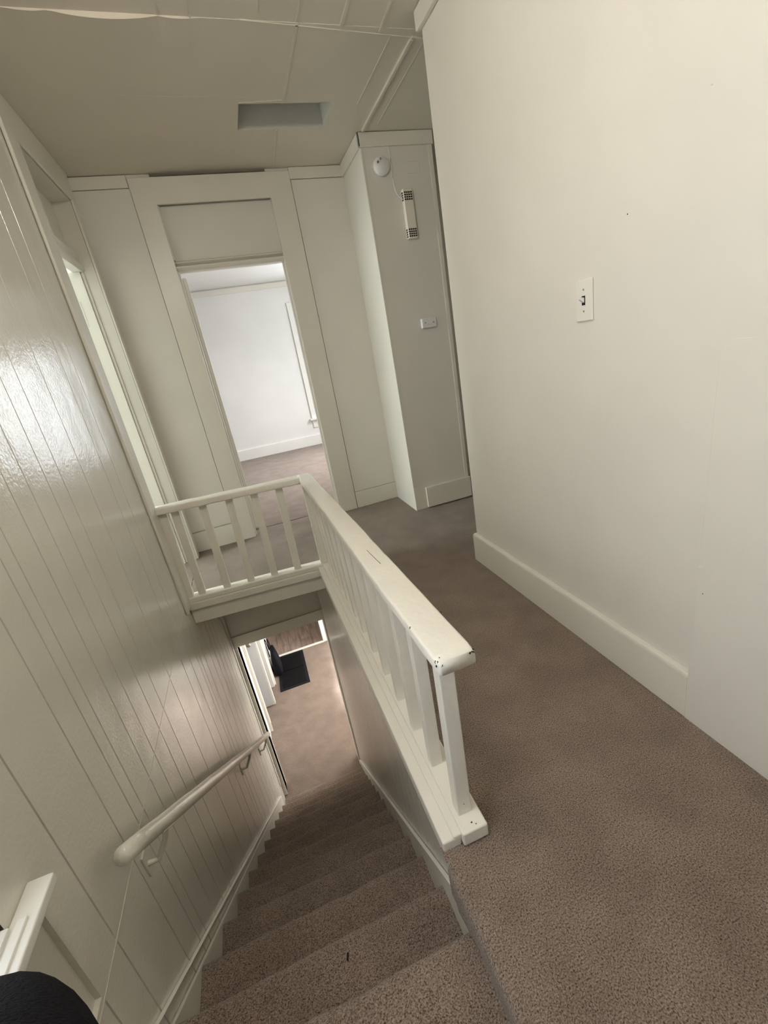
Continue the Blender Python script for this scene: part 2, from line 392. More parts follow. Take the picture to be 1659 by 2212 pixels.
wmark(0.321, 1.420, 0.0022, 1, M_BLACK); wmark(0.109, 1.587, 0.0025, 2, M_HATCH); wmark(0.043, 0.523, 0.0035, 3, M_TRIM_W, 1.6235, 2.2)
wmark(0.028, 0.447, 0.0018, 4, M_BLACK, 1.6212)
# side hall
mb = MB(); mb.box(1.76, 3.3, 1.25, 1.375, -0.02, H); mb.box(3.2, 3.3, 1.375, 3.0, -0.02, H)
st(mb.build('wall_side_hall', M_WALL), 'dim walls of the side passage behind the right wall')
# back of the hall
st(MB().box(-0.12, 1.76, -2.1, -2.0, -0.3, H).build('wall_back', M_WALL))

# ------------------------------------------------------------------ ceiling
mb = MB()
HX0, HX1, HY0, HY1 = 0.953, 1.422, 2.03, 2.29
def ceil_grid(x0, x1, y0, y1, nx, ny, fz):
    i = len(mb.v)
    for a in range(ny + 1):
        for b_ in range(nx + 1):
            x = x0 + (x1 - x0) * b_ / nx; y = y0 + (y1 - y0) * a / ny
            mb.v.append((x, y, fz(x, y)))
    for a in range(ny):
        for b_ in range(nx):
            k = i + a * (nx + 1) + b_
            mb.f.append((k, k + nx + 1, k + nx + 2, k + 1))
SY = lambda x: 1.415 + 0.040 * x
def sag(x):
    for a, b_, h in ((0.215, 0.335, 0.0055), (0.335, 0.665, 0.016), (0.665, 0.80, 0.006)):
        if a <= x < b_: return 0.0015 + h * math.sin(math.pi * (x - a) / (b_ - a)) ** 0.7
    return 0.0018
def fz(x, y):
    d = max(0, y - SY(x)); base = H - (sag(x)) * math.exp(-(d / 0.10) ** 1.2)
    g = min(max((x - 0.3) / 1.0, 0), 1)
    base += 0.006 * math.sin(math.pi * g) * math.exp(-((2.80 - y) / 0.1) ** 2)
    return base
# near part
mb.poly([(-0.12, -2.1, H), (-0.12, SY(-0.12), H), (1.7, SY(1.7), H), (1.7, -2.1, H)])
# lip + far part, with the hatch opening left out
N = 90
xs = [-0.12 + (1.82) * k / N for k in range(N + 1)]
for a, b_ in zip(xs, xs[1:]):
    mb.poly([(a, SY(a), H), (b_, SY(b_), H), (b_, SY(b_), H - sag(b_)), (a, SY(a), H - sag(a))])
def strip(xa, xb, ya, yb, ny):
    for k in range(ny):
        t0, t1 = k / ny, (k + 1) / ny
        Y = lambda x, t: (ya(x) * (1 - t) + yb(x) * t)
        mb.poly([(xa, Y(xa, t0), fz(xa, Y(xa, t0))), (xb, Y(xb, t0), fz(xb, Y(xb, t0))), (xb, Y(xb, t1), fz(xb, Y(xb, t1))), (xa, Y(xa, t1), fz(xa, Y(xa, t1)))])
far = lambda x: FW0 + FK * (x - 0.8) + 0.125
edges = sorted(set([round(x, 4) for x in xs] + [HX0, HX1]))
for a, b_ in zip(edges, edges[1:]):
    if a >= HX0 - 1e-6 and b_ <= HX1 + 1e-6:
        strip(a, b_, SY, lambda x: HY0, 14); strip(a, b_, lambda x: HY1, far, 8)
    else: strip(a, b_, SY, far, 26)
mb.poly([(1.7, 1.2, H), (1.7, 3.0, H), (3.3, 3.0, H), (3.3, 1.2, H)])
mb.box(-0.3, 3.4, 2.93, 3.0, 2.2, 2.62)
st(mb.build('ceiling', M_CEIL, fix=False), 'low cream ceiling of seamed panels')
st(MB().box(-0.12, 3.3, -2.1, 3.0, 2.56, 2.60).build('ceiling_deck', M_CEIL))
# hatch recess
mb = MB(); zt = 2.505
mb.poly([(HX0, HY1, H), (HX1, HY1, H - 0.0), (HX1, HY1, zt), (HX0, HY1, zt)]); mb.poly([(HX1, HY0, H), (HX1, HY1, H), (HX1, HY1, zt), (HX1, HY0, zt)])
mb.poly([(HX0, HY0, H), (HX0, HY1, H), (HX0, HY1, zt), (HX0, HY0, zt)]); mb.poly([(HX0, HY0, H), (HX1, HY0, H), (HX1, HY0, zt), (HX0, HY0, zt)])
mb.poly([(HX0, HY0, zt), (HX1, HY0, zt), (HX1, HY1, zt), (HX0, HY1, zt)])
hz = mb.build('ceiling_hatch', M_HATCH, fix=False)
st(hz, 'shallow rectangular recess cut into the ceiling')
# ceiling seams and battens
mb = MB()
def seam(x0, y0, x1, y1, wd=0.006, dp=0.004):
    d = Vector((x1 - x0, y1 - y0, 0)).normalized(); n = Vector((-d.y, d.x, 0)) * wd / 2
    a = Vector((x0, y0, H)); b_ = Vector((x1, y1, H)); z = Vector((0, 0, -dp)); u = Vector((0, 0, 0.002))
    mb.hexa([a - n + z, b_ - n + z, b_ + n + z, a + n + z, a - n + u, b_ - n + u, b_ + n + u, a + n + u])
seam(1.662, 1.532, 1.664, 2.335, 0.012, 0.012)
seam(1.567, 1.52, 1.561, 2.055, 0.005, 0.003); seam(1.73, 1.545, 1.74, 2.275, 0.004, 0.003)
seam(1.163, 1.466, 1.167, 2.0, 0.010, 0.004); seam(1.16, 2.30, 1.18, 2.80, 0.008, 0.004)
seam(1.334, 1.2, 1.339, 1.468, 0.012, 0.006); seam(1.497, 1.2, 1.51, 1.50, 0.009, 0.004)
for x, y1 in ((0.669, 1.437), (0.770, 1.438), (1.011, 1.423)): seam(x, 0.9, x, y1, 0.004, 0.003)
seam(0.776, 1.437, 0.772, 1.62, 0.005, 0.004); seam(1.155, 1.0, 1.16, 1.455, 0.006, 0.003)
seam(0.95, 1.452, 1.66, 1.53, 0.005, 0.004); seam(1.66, 1.53, 1.76, 1.552, 0.02, 0.008); seam(0.3, 1.93, 1.1, 1.985, 0.003, 0.0005)
seam(0.953, 2.018, 1.16, 2.0, 0.003, 0.002)
st(mb.build('trim_13', M_CEIL), 'thin battens and seams across the ceiling panels')

# ------------------------------------------------------------------ floors
# hall carpet: rounded edge where it wraps down to the landing
RX = 0.765; YG = -0.02
def carpet_edge_profile(x, z, r, zlow, n=6):
    return [(x + r - r * math.sin(t), z - r + r * math.cos(t)) for t in [math.pi / 2 * k / n for k in range(n + 1)]] + [(x, zlow)]
mb = MB()
rng = random.Random(3)
ys = [-2.0 + (YG + 2.0) * k / 90 for k in range(91)]
rows = []
for y in ys:
    j = 0.004 * noise.noise(Vector((0, y * 9, 3))) + 0.002 * noise.noise(Vector((1, y * 40, 3)))
    pr = [(1.64, 0.0), (0.95, 0.0)] + carpet_edge_profile(RX + j, 0.0, 0.028, -0.12)
    rows.append([(x, y, z) for x, z in pr])
i = 0
for r in rows: mb.v += r
n = len(rows[0])
for a in range(len(rows) - 1):
    for b_ in range(n - 1):
        mb.f.append((a * n + b_, a * n + b_ + 1, (a + 1) * n + b_ + 1, (a + 1) * n + b_))
mb.poly([(1.64, YG, 0), (0.89, YG, 0), (0.89, 1.83, 0), (1.64, 1.83, 0)])
mb.poly([(0.79, YG, 0.0), (0.89, YG, 0.0), (0.89, YG, -0.12), (0.79, YG, -0.12)])
mb.poly([(0.765, YG, 0), (0.765, 0.02, 0), (0.89, 0.02, 0), (0.89, YG, 0)])
mb.poly([(0, 1.90, 0), (0, 2.95, 0), (1.64, 2.95, 0), (1.64, 1.83, 0), (0.85, 1.83, 0)])
mb.poly([(1.64, 1.2, 0), (1.64, 2.95, 0), (3.3, 2.95, 0), (3.3, 1.2, 0)])
st(mb.build('floor', M_CARPET, fix=False), 'brown pile carpet of the upper hall')
st(MB().box(-0.0, 1.64, 1.93, 2.84, -0.125, -0.02).box(0.90, 1.64, -2.0, 1.93, -0.27, -0.02).build('floor_structure', M_TRIM))

# ------------------------------------------------------------------ staircase
RUN, RISE, Y0, Z0 = 0.235, 0.207, -0.113, -0.094
SXL, SXR = 0.018, 0.771
stairs = empty('staircase', 'steep brown carpeted staircase dropping from the hall to the room below', 'staircase', (0.4, -0.1, ZF))
def step_mesh(k, back):
    y = Y0 + RUN * k; z = Z0 - RISE * k
    zb = (z - RISE) if k < 12 else ZF
    r = 0.024; prof = [(back, z - 0.0)]
    nb = 8
    for q in range(1, nb): prof.append((back + (y - r - back) * q / nb, z))
    for t in range(8):
        a = math.pi / 2 - (math.pi * 0.95) * t / 7
        prof.append((y - r + r * math.cos(a), z - r + r * math.sin(a)))
    prof += [(y - 0.026, z - 2 * r - 0.01), (y - 0.026, zb - 0.002)]
    m = MB(); nx = 48
    for a in range(nx + 1):
        x = SXL - 0.008 + (SXR - SXL + 0.014) * a / nx
        e = 1.0
        for (py, pz) in prof:
            w_ = max(0, 1 - abs(py - y) / 0.08)
            d1 = noise.noise(Vector((x * 9, k * 3.1, 0))) * 0.006 * w_
            d2 = noise.noise(Vector((x * 9, k * 3.1, 7))) * 0.005 * w_
            m.v.append((x, py + d1, pz + d2))
    n = len(prof)
    for a in range(nx):
        for b_ in range(n - 1):
            m.f.append((a * n + b_, (a + 1) * n + b_, (a + 1) * n + b_ + 1, a * n + b_ + 1))
    return m
m = step_mesh(0, -2.0)
o = at(m.build('landing', M_CARPET, stairs, smooth=True, fix=False), stairs.location)
for k in range(1, 13):
    o = at(step_mesh(k, Y0 + RUN * (k - 1) - 0.03).build('step', M_CARPET, stairs, smooth=True, fix=False), stairs.location)
zl = lambda y: -0.147 - 0.872 * y
zr = lambda y: -0.135 - 0.878 * y
def skirt(x0, x1, zf_, ya, yb):
    m = MB()
    prof = [(ya, zf_(ya) - 0.45), (ya, min(zf_(ya), 0.0)), (yb, zf_(yb)), (yb, max(zf_(yb) - 0.45, ZF))]
    m.prism(prof, 'x', x0, x1)
    return m
mL = skirt(0.001, 0.012, zl, -0.25, 2.60); mL.prism([(-2, -0.3), (-2, 0.07), (-0.25, 0.07), (-0.25, -0.3)], 'x', 0.001, 0.012)
at(mL.build('skirt_board', M_SKIRT, stairs, bevel=0.002), stairs.location)
at(skirt(0.774, 0.784, zr, -0.085, 2.84).build('skirt_board', M_SKIRT, stairs, bevel=0.002), stairs.location)
def cap(x0, x1, zf_, ya, yb):
    m = MB(); m.prism([(ya, zf_(ya)), (ya, zf_(ya) + 0.005), (yb, zf_(yb) + 0.005), (yb, zf_(yb))], 'x', x0, x1); return m
at(cap(0.001, 0.014, zl, -0.25, 2.60).build('skirt_cap', M_TRIM_W, stairs, bevel=0.002), stairs.location)
at(cap(0.772, 0.784, zr, -0.085, 2.80).build('skirt_cap', M_TRIM_W, stairs, bevel=0.002), stairs.location)

# right stairwell wall (below the railing) and the end wall with the lower doorway
mb = MB()
GR2 = [0.10 + 0.085 * k for k in range(32)]
board_sheet(mb, 0.785, -0.02, 2.84, ZF, 0.0, GR2, -1, 0.003, 0.003)
mb.box(0.791, 0.90, -0.02, 2.84, ZF, -0.005)
mb.box(0.785, 0.90, -2.0, -0.02, -0.4, -0.05)
st(mb.build('wall_stairwell_right', M_BOARD, fix=False), 'glossy beadboard wall under the railing')
mb = MB(); ZD = -0.932; ZH = -0.83
mb.box(-0.3, 0.03, 2.846, 2.96, ZF, -0.02); mb.box(0.773, 3.6, 2.846, 2.96, ZF, -0.02); mb.box(0.03, 0.773, 2.846, 2.96, ZD, -0.02)
st(mb.build('wall_stairwell_end', M_BOARD), 'wall at the foot of the stairs above the lower doorway')
mb = MB(); mb.box(0.0, 0.785, 2.832, 2.846, ZD, ZH); mb.box(-0.02, 0.03, 2.832, 2.99, ZF, ZD); mb.box(0.771, 0.785, 2.832, 2.962, ZF, ZD)

st(mb.build('trim_14', M_TRIM, bevel=0.003), 'casing of the doorway at the foot of the stairs')
mb = MB(); mb.box(0.0, 0.006, 2.76, 2.835, ZF + 0.2, -0.27)
st(mb.build('trim_15', M_BOARD, bevel=0.002), 'flat corner board beside the lower doorway')

# ------------------------------------------------------------------ lower room
mb = MB()
mb.box(-0.6, 3.6, 2.55, 5.155, ZF - 0.05, ZF)
st(mb.build('floor_lower', M_CARPET), 'brown carpet at the foot of the stairs')
st(MB().box(-0.6, 3.6, 5.155, 7.3, ZF - 0.05, ZF + 0.002).build('floor_lower_vinyl', M_VINYL), 'wood plank floor beyond the threshold')
tag(MB().box(0.06, 0.83, 5.14, 5.182, ZF, ZF + 0.012).build('threshold_strip', M_TRIM_W, bevel=0.003), 'white threshold strip between carpet and plank floor at the foot of the stairs', 'threshold')
mb = MB()
mb.box(-0.3, -0.065, 2.96, 3.88, ZF, -0.3); mb.box(-0.7, -0.6, 2.9, 7.3, ZF, -0.3); mb.box(-0.6, 3.6, 7.2, 7.3, ZF, -0.3)
mb.box(1.7, 1.8, 2.96, 3.25, ZF, -0.3); mb.box(1.7, 1.8, 5.05, 7.2, ZF, -0.3); mb.box(1.7, 1.8, 3.25, 5.05, -0.65, -0.3)
mb.box(-0.6, 0.02, 4.54, 5.9, ZF, -0.3); mb.box(0.90, 1.7, 5.16, 5.28, ZF, -0.3)
st(mb.build('wall_lower_room', M_BED), 'pale walls of the room at the foot of the stairs')
st(MB().box(-0.7, 3.6, 2.9, 7.3, -0.32, -0.28).build('ceiling_lower', M_BED))
mb = MB(); mb.box(0.826, 0.90, 5.15, 5.30, ZF, -0.4); mb.box(0.89, 0.91, 5.3, 7.2, ZF, ZF + 0.15)
st(mb.build('trim_16', M_TRIM_W, bevel=0.003), 'white casing on the right beyond the lower room threshold')
mb = MB(); mb.box(0.0, 0.048, 4.525, 4.60, ZF, -0.5); mb.box(0.02, 0.07, 4.56, 4.585, ZF, -0.5); mb.box(0.02, 0.055, 4.60, 5.14, ZF, ZF + 0.14); mb.box(0.02, 0.052, 4.64, 5.14, -1.3, -0.5)
mb.box(0.02, 0.066, 5.0, 5.16, ZF, -0.5)
st(mb.build('trim_17', M_TRIM_W, bevel=0.003), 'white casings on the left of the lower room')
gd = st(D.objects.new('door_2', None), 'glazed door letting daylight into the lower room'); COL.objects.link(gd); gd.location = (1.74, 4.15, ZF)
mb = MB()
for ya in (3.25, 4.10, 4.96): mb.box(1.72, 1.76, ya, ya + 0.09, ZF, -0.65)
mb.box(1.72, 1.76, 3.25, 5.05, ZF, ZF + 0.18); mb.box(1.72, 1.76, 3.25, 5.05, -0.75, -0.65)
at(mb.build('door_frame', M_TRIM_W, gd, bevel=0.003), gd.location)
at(MB().box(1.738, 1.742, 3.30, 5.0, ZF + 0.15, -0.70).build('pane', M_GLASS, gd), gd.location)
st(MB().box(-0.16, -0.05, 3.80, 3.91, ZF, -0.4).box(-0.065, -0.035, 3.74, 3.765, ZF, -0.4).box(-0.065, -0.03, 3.3, 3.33, ZF, -0.4).build('trim_19', M_TRIM, bevel=0.004), 'cream door casing on the left wall of the lower room')
dr = st(D.objects.new('door_1', None), 'pale door standing open edge-on beyond the lower doorway'); COL.objects.link(dr); dr.location = (0, 4.18, ZF)
at(MB().box(-0.60, 0.012, 4.172, 4.207, ZF + 0.012, -0.75).build('door_leaf', M_DOOR_SHADE, dr, bevel=0.002), dr.location)
at(MB().box(0.012, 0.034, 4.172, 4.23, ZF + 0.012, -0.75).build('edge_strip', M_TRIM_W, dr, bevel=0.002), dr.location)
kb = MB().tube([(-0.05, 4.172, -1.72), (-0.05, 4.15, -1.72), (-0.05, 4.14, -1.72), (-0.05, 4.115, -1.72)], [0.012, 0.012, 0.028, 0.024], 16)
at(kb.build('door_knob', M_METAL, dr, smooth=True), dr.location)

# ------------------------------------------------------------------ bedroom
BY = 6.27; BZ = 2.285
mb = MB()
wx0, wx1, wz0, wz1 = 1.62, 2.45, 0.40, 1.86
mb.box(-1.6, wx0, BY, BY + 0.12, -0.02, BZ); mb.box(wx1, 2.7, BY, BY + 0.12, -0.02, BZ); mb.box(wx0, wx1, BY, BY + 0.12, -0.02, wz0); mb.box(wx0, wx1, BY, BY + 0.12, wz1, BZ)
mb.box(-1.7, -1.6, 2.9, BY + 0.12, -0.02, BZ)
mb.box(2.6, 2.7, 2.95, 4.05, -0.02, BZ); mb.box(2.6, 2.7, 5.35, BY, -0.02, BZ); mb.box(2.6, 2.7, 4.05, 5.35, -0.02, 0.6); mb.box(2.6, 2.7, 4.05, 5.35, 2.0, BZ)  # side opening added to let the bedroom fill lamps in
mb.box(-1.6, DX0 - 0.001, 2.91, 2.93, -0.02, BZ); mb.box(DX1 + 0.02, 2.7, 2.95, 2.97, -0.02, BZ)
st(mb.build('wall_bedroom', M_BED), 'bright white bedroom walls seen through the doorway')
st(MB().box(-1.7, 2.7, 2.95, BY + 0.12, BZ, BZ + 0.05).build('ceiling_bedroom', M_BED), 'white bedroom ceiling')
st(MB().box(-1.7, 2.7, 2.94, BY + 0.12, -0.05, 0.0).build('floor_bedroom', M_CARPET), 'sunlit carpet of the bedroom')
st(MB().box(-1.6, 2.6, BY - 0.02, BY, 2.205, 2.272).build('trim_18', M_TRIM, bevel=0.003), 'crown board on the far bedroom wall')
st(MB().box(-1.6, 2.6, BY - 0.02, BY, 0, 0.15).build('baseboard_bedroom', M_TRIM_W, bevel=0.003), 'white baseboard on the far bedroom wall')
w2 = st(D.objects.new('window_2', None), 'narrow sliver of the bright bedroom window'); COL.objects.link(w2); w2.location = (2.0, BY, 1.1)
def w2p(mb, name, mat, bevel=0.0): return at(mb.build(name, mat, w2, bevel=bevel), w2.location)
mb = MB(); mb.box(1.545, wx0, BY - 0.02, BY, 0.39, 2.0); mb.box(wx1, wx1 + 0.075, BY - 0.02, BY, 0.39, 2.0); mb.box(wx0, wx1, BY - 0.02, BY, wz1, 2.0)
w2p(mb, 'window_casing', M_TRIM_W, 0.002)
w2p(MB().box(1.515, wx1 + 0.11, BY - 0.06, BY + 0.05, 0.375, 0.40), 'window_sill', M_TRIM_W, 0.003)
w2p(MB().box(1.545, wx1 + 0.075, BY - 0.015, BY, 0.26, 0.375), 'apron', M_TRIM_W, 0.002)
mb = MB(); mb.box(wx0, wx0 + 0.035, BY + 0.04, BY + 0.07, wz0, wz1); mb.box(wx1 - 0.035, wx1, BY + 0.04, BY + 0.07, wz0, wz1); mb.box(wx0, wx1, BY + 0.04, BY + 0.07, wz0, wz0 + 0.05); mb.box(wx0, wx1, BY + 0.04, BY + 0.07, wz1 - 0.04, wz1); mb.box(wx0, wx1, BY + 0.035, BY + 0.07, 0.72, 0.76)
w2p(mb, 'sash', M_TRIM_W, 0.002)
w2p(MB().box(wx0 + 0.03, wx1 - 0.03, BY + 0.053, BY + 0.057, wz0 + 0.04, wz1 - 0.03), 'pane', M_GLASS)

# ------------------------------------------------------------------ railing
rl = empty('stair_railing', 'chipped white painted railing with square balusters around the stair opening', 'railing', (0.85, 0.9, 0.0))
P = lambda mb, name, bevel=0.002, mat=M_RAIL, seg=2: at(mb.build(name, mat, rl, bevel=bevel, seg=seg), rl.location)
ry = lambda x: 1.903 - 0.080 * (x - 0.0)          # centre line of the return rail
def lerp(a, b_, t): return a + (b_ - a) * t
# main top rail, slightly irregular rounded section
def rail_section(hw, th):
    # outline in (across, z): flat top with rounded shoulders
    r = 0.0075
    pts = []
    for cx, cz, a0 in ((hw - r, -r, 0), (-hw + r, -r, 90), (-hw + r, -th + r, 180), (hw - r, -th + r, 270)):
        for q in range(5):
            a = math.radians(a0 + 90 * q / 4); pts.append((cx + r * math.cos(a), cz + r * math.sin(a)))
    return pts
def sweep(path, hws, th, seed):
    m = MB(); n = 0; rows = []
    for k, (p, hw) in enumerate(zip(path, hws)):
        d = (Vector(path[min(k + 1, len(path) - 1)]) - Vector(path[max(k - 1, 0)])).normalized()
        side = Vector((d.y, -d.x, 0))
        sec = rail_section(hw, th); row = []
        for (a, z) in sec:
            q = Vector(p) + side * a + Vector((0, 0, z))
            q += Vector((noise.noise(q * 14 + Vector((seed, 0, 0))), noise.noise(q * 14 + Vector((0, seed, 0))), noise.noise(q * 14 + Vector((0, 0, seed))))) * 0.0022
            row.append(tuple(q))
        rows.append(row)
    n = len(rows[0])
    for r in rows: m.v += r
    for a in range(len(rows) - 1):
        for b_ in range(n): m.f.append((a * n + b_, a * n + (b_ + 1) % n, (a + 1) * n + (b_ + 1) % n, (a + 1) * n + b_))
    m.f.append(tuple(range(n - 1, -1, -1))); m.f.append(tuple((len(rows) - 1) * n + b_ for b_ in range(n)))
    return m
K = 60
path = [(lerp(0.8575, 0.822, k / K), lerp(-0.044, 1.862, k / K), 0.606) for k in range(K + 1)]
hws = [lerp(0.0445, 0.037, k / K) for k in range(K + 1)]
hws[-1] = 0.026; hws[-2] = 0.033; hws[0] = 0.042
P(sweep(path, hws, 0.034, 1), 'top_rail', 0.0).data.polygons.foreach_set('use_smooth', [True] * len(rl.children[-1].data.polygons))
K2 = 26
path = [(lerp(0.0005, 0.800, k / K2), 0, 0.606) for k in range(K2 + 1)]
path = [(x, ry(x) + 0.002, z - 0.0005) for x, y, z in path]
P(sweep(path, [0.040] * (K2 + 1), 0.038, 5), 'top_rail', 0.0).data.polygons.foreach_set('use_smooth', [True] * len(rl.children[-1].data.polygons))
# base planks
bx = lambda p: p
P(MB().box(0.822, 0.893, -0.008, 1.80, 0.004, 0.047), 'base_plank', 0.005, seg=3)
P(MB().box(0.770, 0.8225, 0.006, 1.86, -0.022, 0.030), 'nosing_board', 0.006, seg=3)
P(MB().box(0.8005, 0.826, 0.004, 1.84, 0.020, 0.0385), 'moulding', 0.004)
ret = lambda p: (p[0], ry(p[0]) + p[1], p[2])
P(MB().box(0.001, 0.893, -0.022, 0.055, 0.012, 0.044, ret), 'base_plank', 0.005, seg=3)
P(MB().box(0.001, 0.79, -0.026, 0.030, -0.034, 0.012, ret), 'nosing_board', 0.005)
P(MB().box(0.001, 0.785, -0.006, 0.030, -0.130, -0.030, ret), 'fascia_board', 0.003)
# posts
def vpost(x0, x1, y0, y1, tx=0.0, ty=0.0, z0=0.044, z1=0.575, f=ID):
    return MB().hexa([f(p) for p in ((x0, y0, z0), (x1, y0, z0), (x1, y1, z0), (x0, y1, z0), (x0 + tx, y0 + ty, z1), (x1 + tx, y0 + ty, z1), (x1 + tx, y1 + ty, z1), (x0 + tx, y1 + ty, z1))])
P(vpost(0.834, 0.874, 0.040, 0.078, 0.004, -0.012), 'newel_post', 0.004, seg=3)
P(vpost(0.795, 0.835, -0.016, 0.026, 0.0, 0, 0.044, 0.572, ret), 'corner_post', 0.003)
P(vpost(0.001, 0.044, -0.008, 0.034, 0.014, 0, 0.044, 0.571, ret), 'wall_post', 0.003)
for y in (0.205, 0.354, 0.504, 0.655, 0.812, 0.972, 1.117, 1.269, 1.422, 1.566, 1.712):
    t = y / 1.8; xb = 0.833 - 0.002; xt = lerp(0.838, 0.808, t) - xb
    P(vpost(xb, xb + 0.036, y, y + 0.034, xt, -0.006), 'baluster', 0.0025)
for x, xt in ((0.0725, 0.008), (0.215, 0.010), (0.354, 0.014), (0.493, 0.012), (0.634, 0.011)):
    P(vpost(x, x + 0.041, -0.004, 0.026, xt, 0, 0.040, 0.572, ret), 'baluster', 0.0025)

sc_ = MB().hexa([(0.8435, 0.58, 0.600), (0.845, 0.58, 0.600), (0.8535, 0.455, 0.600), (0.852, 0.455, 0.600), (0.8435, 0.58, 0.6063), (0.845, 0.58, 0.6063), (0.8535, 0.455, 0.6066), (0.852, 0.455, 0.6066)])
at(sc_.build('scratch', M_BLACK, rl), rl.location)
# dark paint chips: irregular flakes on the worn rail corners and nail heads on the post
def flake(c, n, r, seed, name='paint_chip', par=rl, mat=M_BLACK, stretch=1.0):
    rg = random.Random(seed); c = Vector(c); n = Vector(n).normalized()
    u = n.cross(Vector((0.3, 1, 0.1))).normalized(); v = n.cross(u); m_ = MB(); k = 9
    a0 = rg.random() * 3
    rad = [r * rg.uniform(0.35, 1.1) for _ in range(k)]
    P_ = [c + (u * math.cos(a0 + 2 * math.pi * q / k) * stretch + v * math.sin(a0 + 2 * math.pi * q / k)) * rad[q] for q in range(k)]
    b0 = [tuple(p - n * 0.003) for p in P_]; b1 = [tuple(p + n * 0.0004) for p in P_]
    i_ = len(m_.v); m_.v += b0 + b1
    for q in range(k): m_.f.append((i_ + q, i_ + (q + 1) % k, i_ + k + (q + 1) % k, i_ + k + q))
    m_.f.append(tuple(i_ + k + q for q in range(k))); m_.f.append(tuple(i_ + q for q in range(k - 1, -1, -1)))
    return at(m_.build(name, mat, par), par.location)
for q, (c, n_, r) in enumerate([((0.819, -0.040, 0.604), (-0.5, -0.5, 0.7), 0.0045), ((0.8165, -0.034, 0.600), (-1, -0.3, 0.3), 0.005), ((0.822, -0.044, 0.598), (-0.4, -1, 0.2), 0.004),
                                ((0.815, -0.036, 0.594), (-1, -0.4, 0), 0.004), ((0.826, -0.030, 0.606), (0, 0, 1), 0.0025), ((0.8255, -0.043, 0.602), (0, -0.8, 0.6), 0.003),
                                ((0.896, -0.042, 0.602), (0.3, -0.8, 0.6), 0.0055), ((0.888, -0.044, 0.601), (0, -0.9, 0.5), 0.003), ((0.8135, 0.105, 0.603), (-0.8, 0, 0.6), 0.0035),
                                ((0.8135, 0.14, 0.602), (-0.8, 0, 0.6), 0.0028), ((0.899, 0.12, 0.605), (0.3, 0, 1), 0.0016)]):
    flake(c, n_, r, q + 3)
for q, (c, r) in enumerate([((0.852, 0.0395, 0.085), 0.0045), ((0.861, 0.0395, 0.088), 0.003)]): flake(c, (0, -1, 0), r, q + 40, 'nail_hole')
for q, (c, r) in enumerate([((0.857, 0.012, 0.047), 0.0035), ((0.866, 0.004, 0.047), 0.002)]): flake(c, (0, 0, 1), r, q + 50, 'nail_hole')
# ------------------------------------------------------------------ wall handrail
hr = empty('handrail', 'cream round wooden handrail on the left stairwell wall', 'handrail', (0.0, 1.3, -0.7))
HP = lambda t: Vector((0.072, lerp(0.165, 2.60, t), lerp(0.238, -1.702, t)))
m = MB(); rows = []; nn = 20; d = (HP(1) - HP(0)).normalized(); s1 = Vector((1, 0, 0)); s2 = d.cross(s1)
for k in range(31):
    p = HP(k / 30)
    for a in range(nn):
        t = 2 * math.pi * a / nn; rr = 0.0225 if k else 0.021
        q = p + s1 * math.cos(t) * rr * 0.9 + s2 * math.sin(t) * rr
        q += Vector((1, 1, 1)) * noise.noise(q * 9) * 0.0012
        m.v.append(tuple(q))
for k in range(30):
    for a in range(nn): m.f.append((k * nn + a, k * nn + (a + 1) % nn, (k + 1) * nn + (a + 1) % nn, (k + 1) * nn + a))
m.f.append(tuple(range(nn))); m.f.append(tuple(30 * nn + a for a in range(nn)))
at(m.build('rail', M_BOARD, hr, smooth=True), hr.location)
for t in (0.09, 0.63, 0.93):
    c = HP(t)
    b_ = MB()
    w0 = Vector((0.003, c.y - 0.02, c.z - 0.10))
    b_.box(0.0, 0.006, c.y - 0.035, c.y + 0.005, c.z - 0.135, c.z - 0.06)
    b_.tube([w0, w0 + Vector((0.03, 0.003, -0.004)), Vector((0.06, c.y, c.z - 0.062)), Vector((0.071, c.y, c.z - 0.03))], [0.008, 0.008, 0.008, 0.009], 8)
    b_.hexa([tuple(c + Vector(v)) for v in ((-0.012, -0.04, 0.004), (0.012, -0.04, 0.004), (0.012, 0.04, -0.062), (-0.012, 0.04, -0.062), (-0.012, -0.04, 0.009), (0.012, -0.04, 0.009), (0.012, 0.04, -0.056), (-0.012, 0.04, -0.056))])
    at(b_.build('bracket', M_BOARD, hr, bevel=0.001), hr.location)

# ------------------------------------------------------------------ fittings on the boxed-out wall
def disc(c, r, depth, n=40, lip=0.004):
    m = MB(); prof = [(r * 0.96, 0), (r, 0.004), (r, depth - lip * 1.5), (r - lip, depth), (0.0001, depth)]
    for (rr, dd) in prof:
        for a in range(n):
            t = 2 * math.pi * a / n; m.v.append((c[0] + rr * math.cos(t), c[1] - dd, c[2] + rr * math.sin(t)))
    for k in range(len(prof) - 1):
        for a in range(n): m.f.append((k * n + a, k * n + (a + 1) % n, (k + 1) * n + (a + 1) % n, (k + 1) * n + a))
    return m
sc = Vector((1.757, CY, 2.224))
sm = empty('smoke_detector', 'round white smoke detector high on the boxed-out wall', 'smoke detector', sc)
at(disc(sc, 0.050, 0.030).build('housing', M_PLAST, sm, smooth=True), sc)
at(disc((sc.x - 0.024, CY - 0.0301, sc.z + 0.017), 0.0065, 0.0008).build('sensor_hole', M_BLACK, sm), sc)
at(disc((sc.x - 0.005, CY - 0.0301, sc.z + 0.033), 0.005, 0.0008).build('sensor_hole', M_BLACK, sm), sc)
ch = empty('door_chime', 'tall ivory chime box with black grille slots at both ends', 'door chime', (1.885, CY, 1.97))
cx0, cx1, cz0, cz1, cdp = 1.864, 1.928, 1.825, 2.095, 0.040
at(MB().box(cx0, cx1, CY - cdp, CY, cz0, cz1).build('housing', M_IVORY, ch, bevel=0.005, seg=3), ch.location)
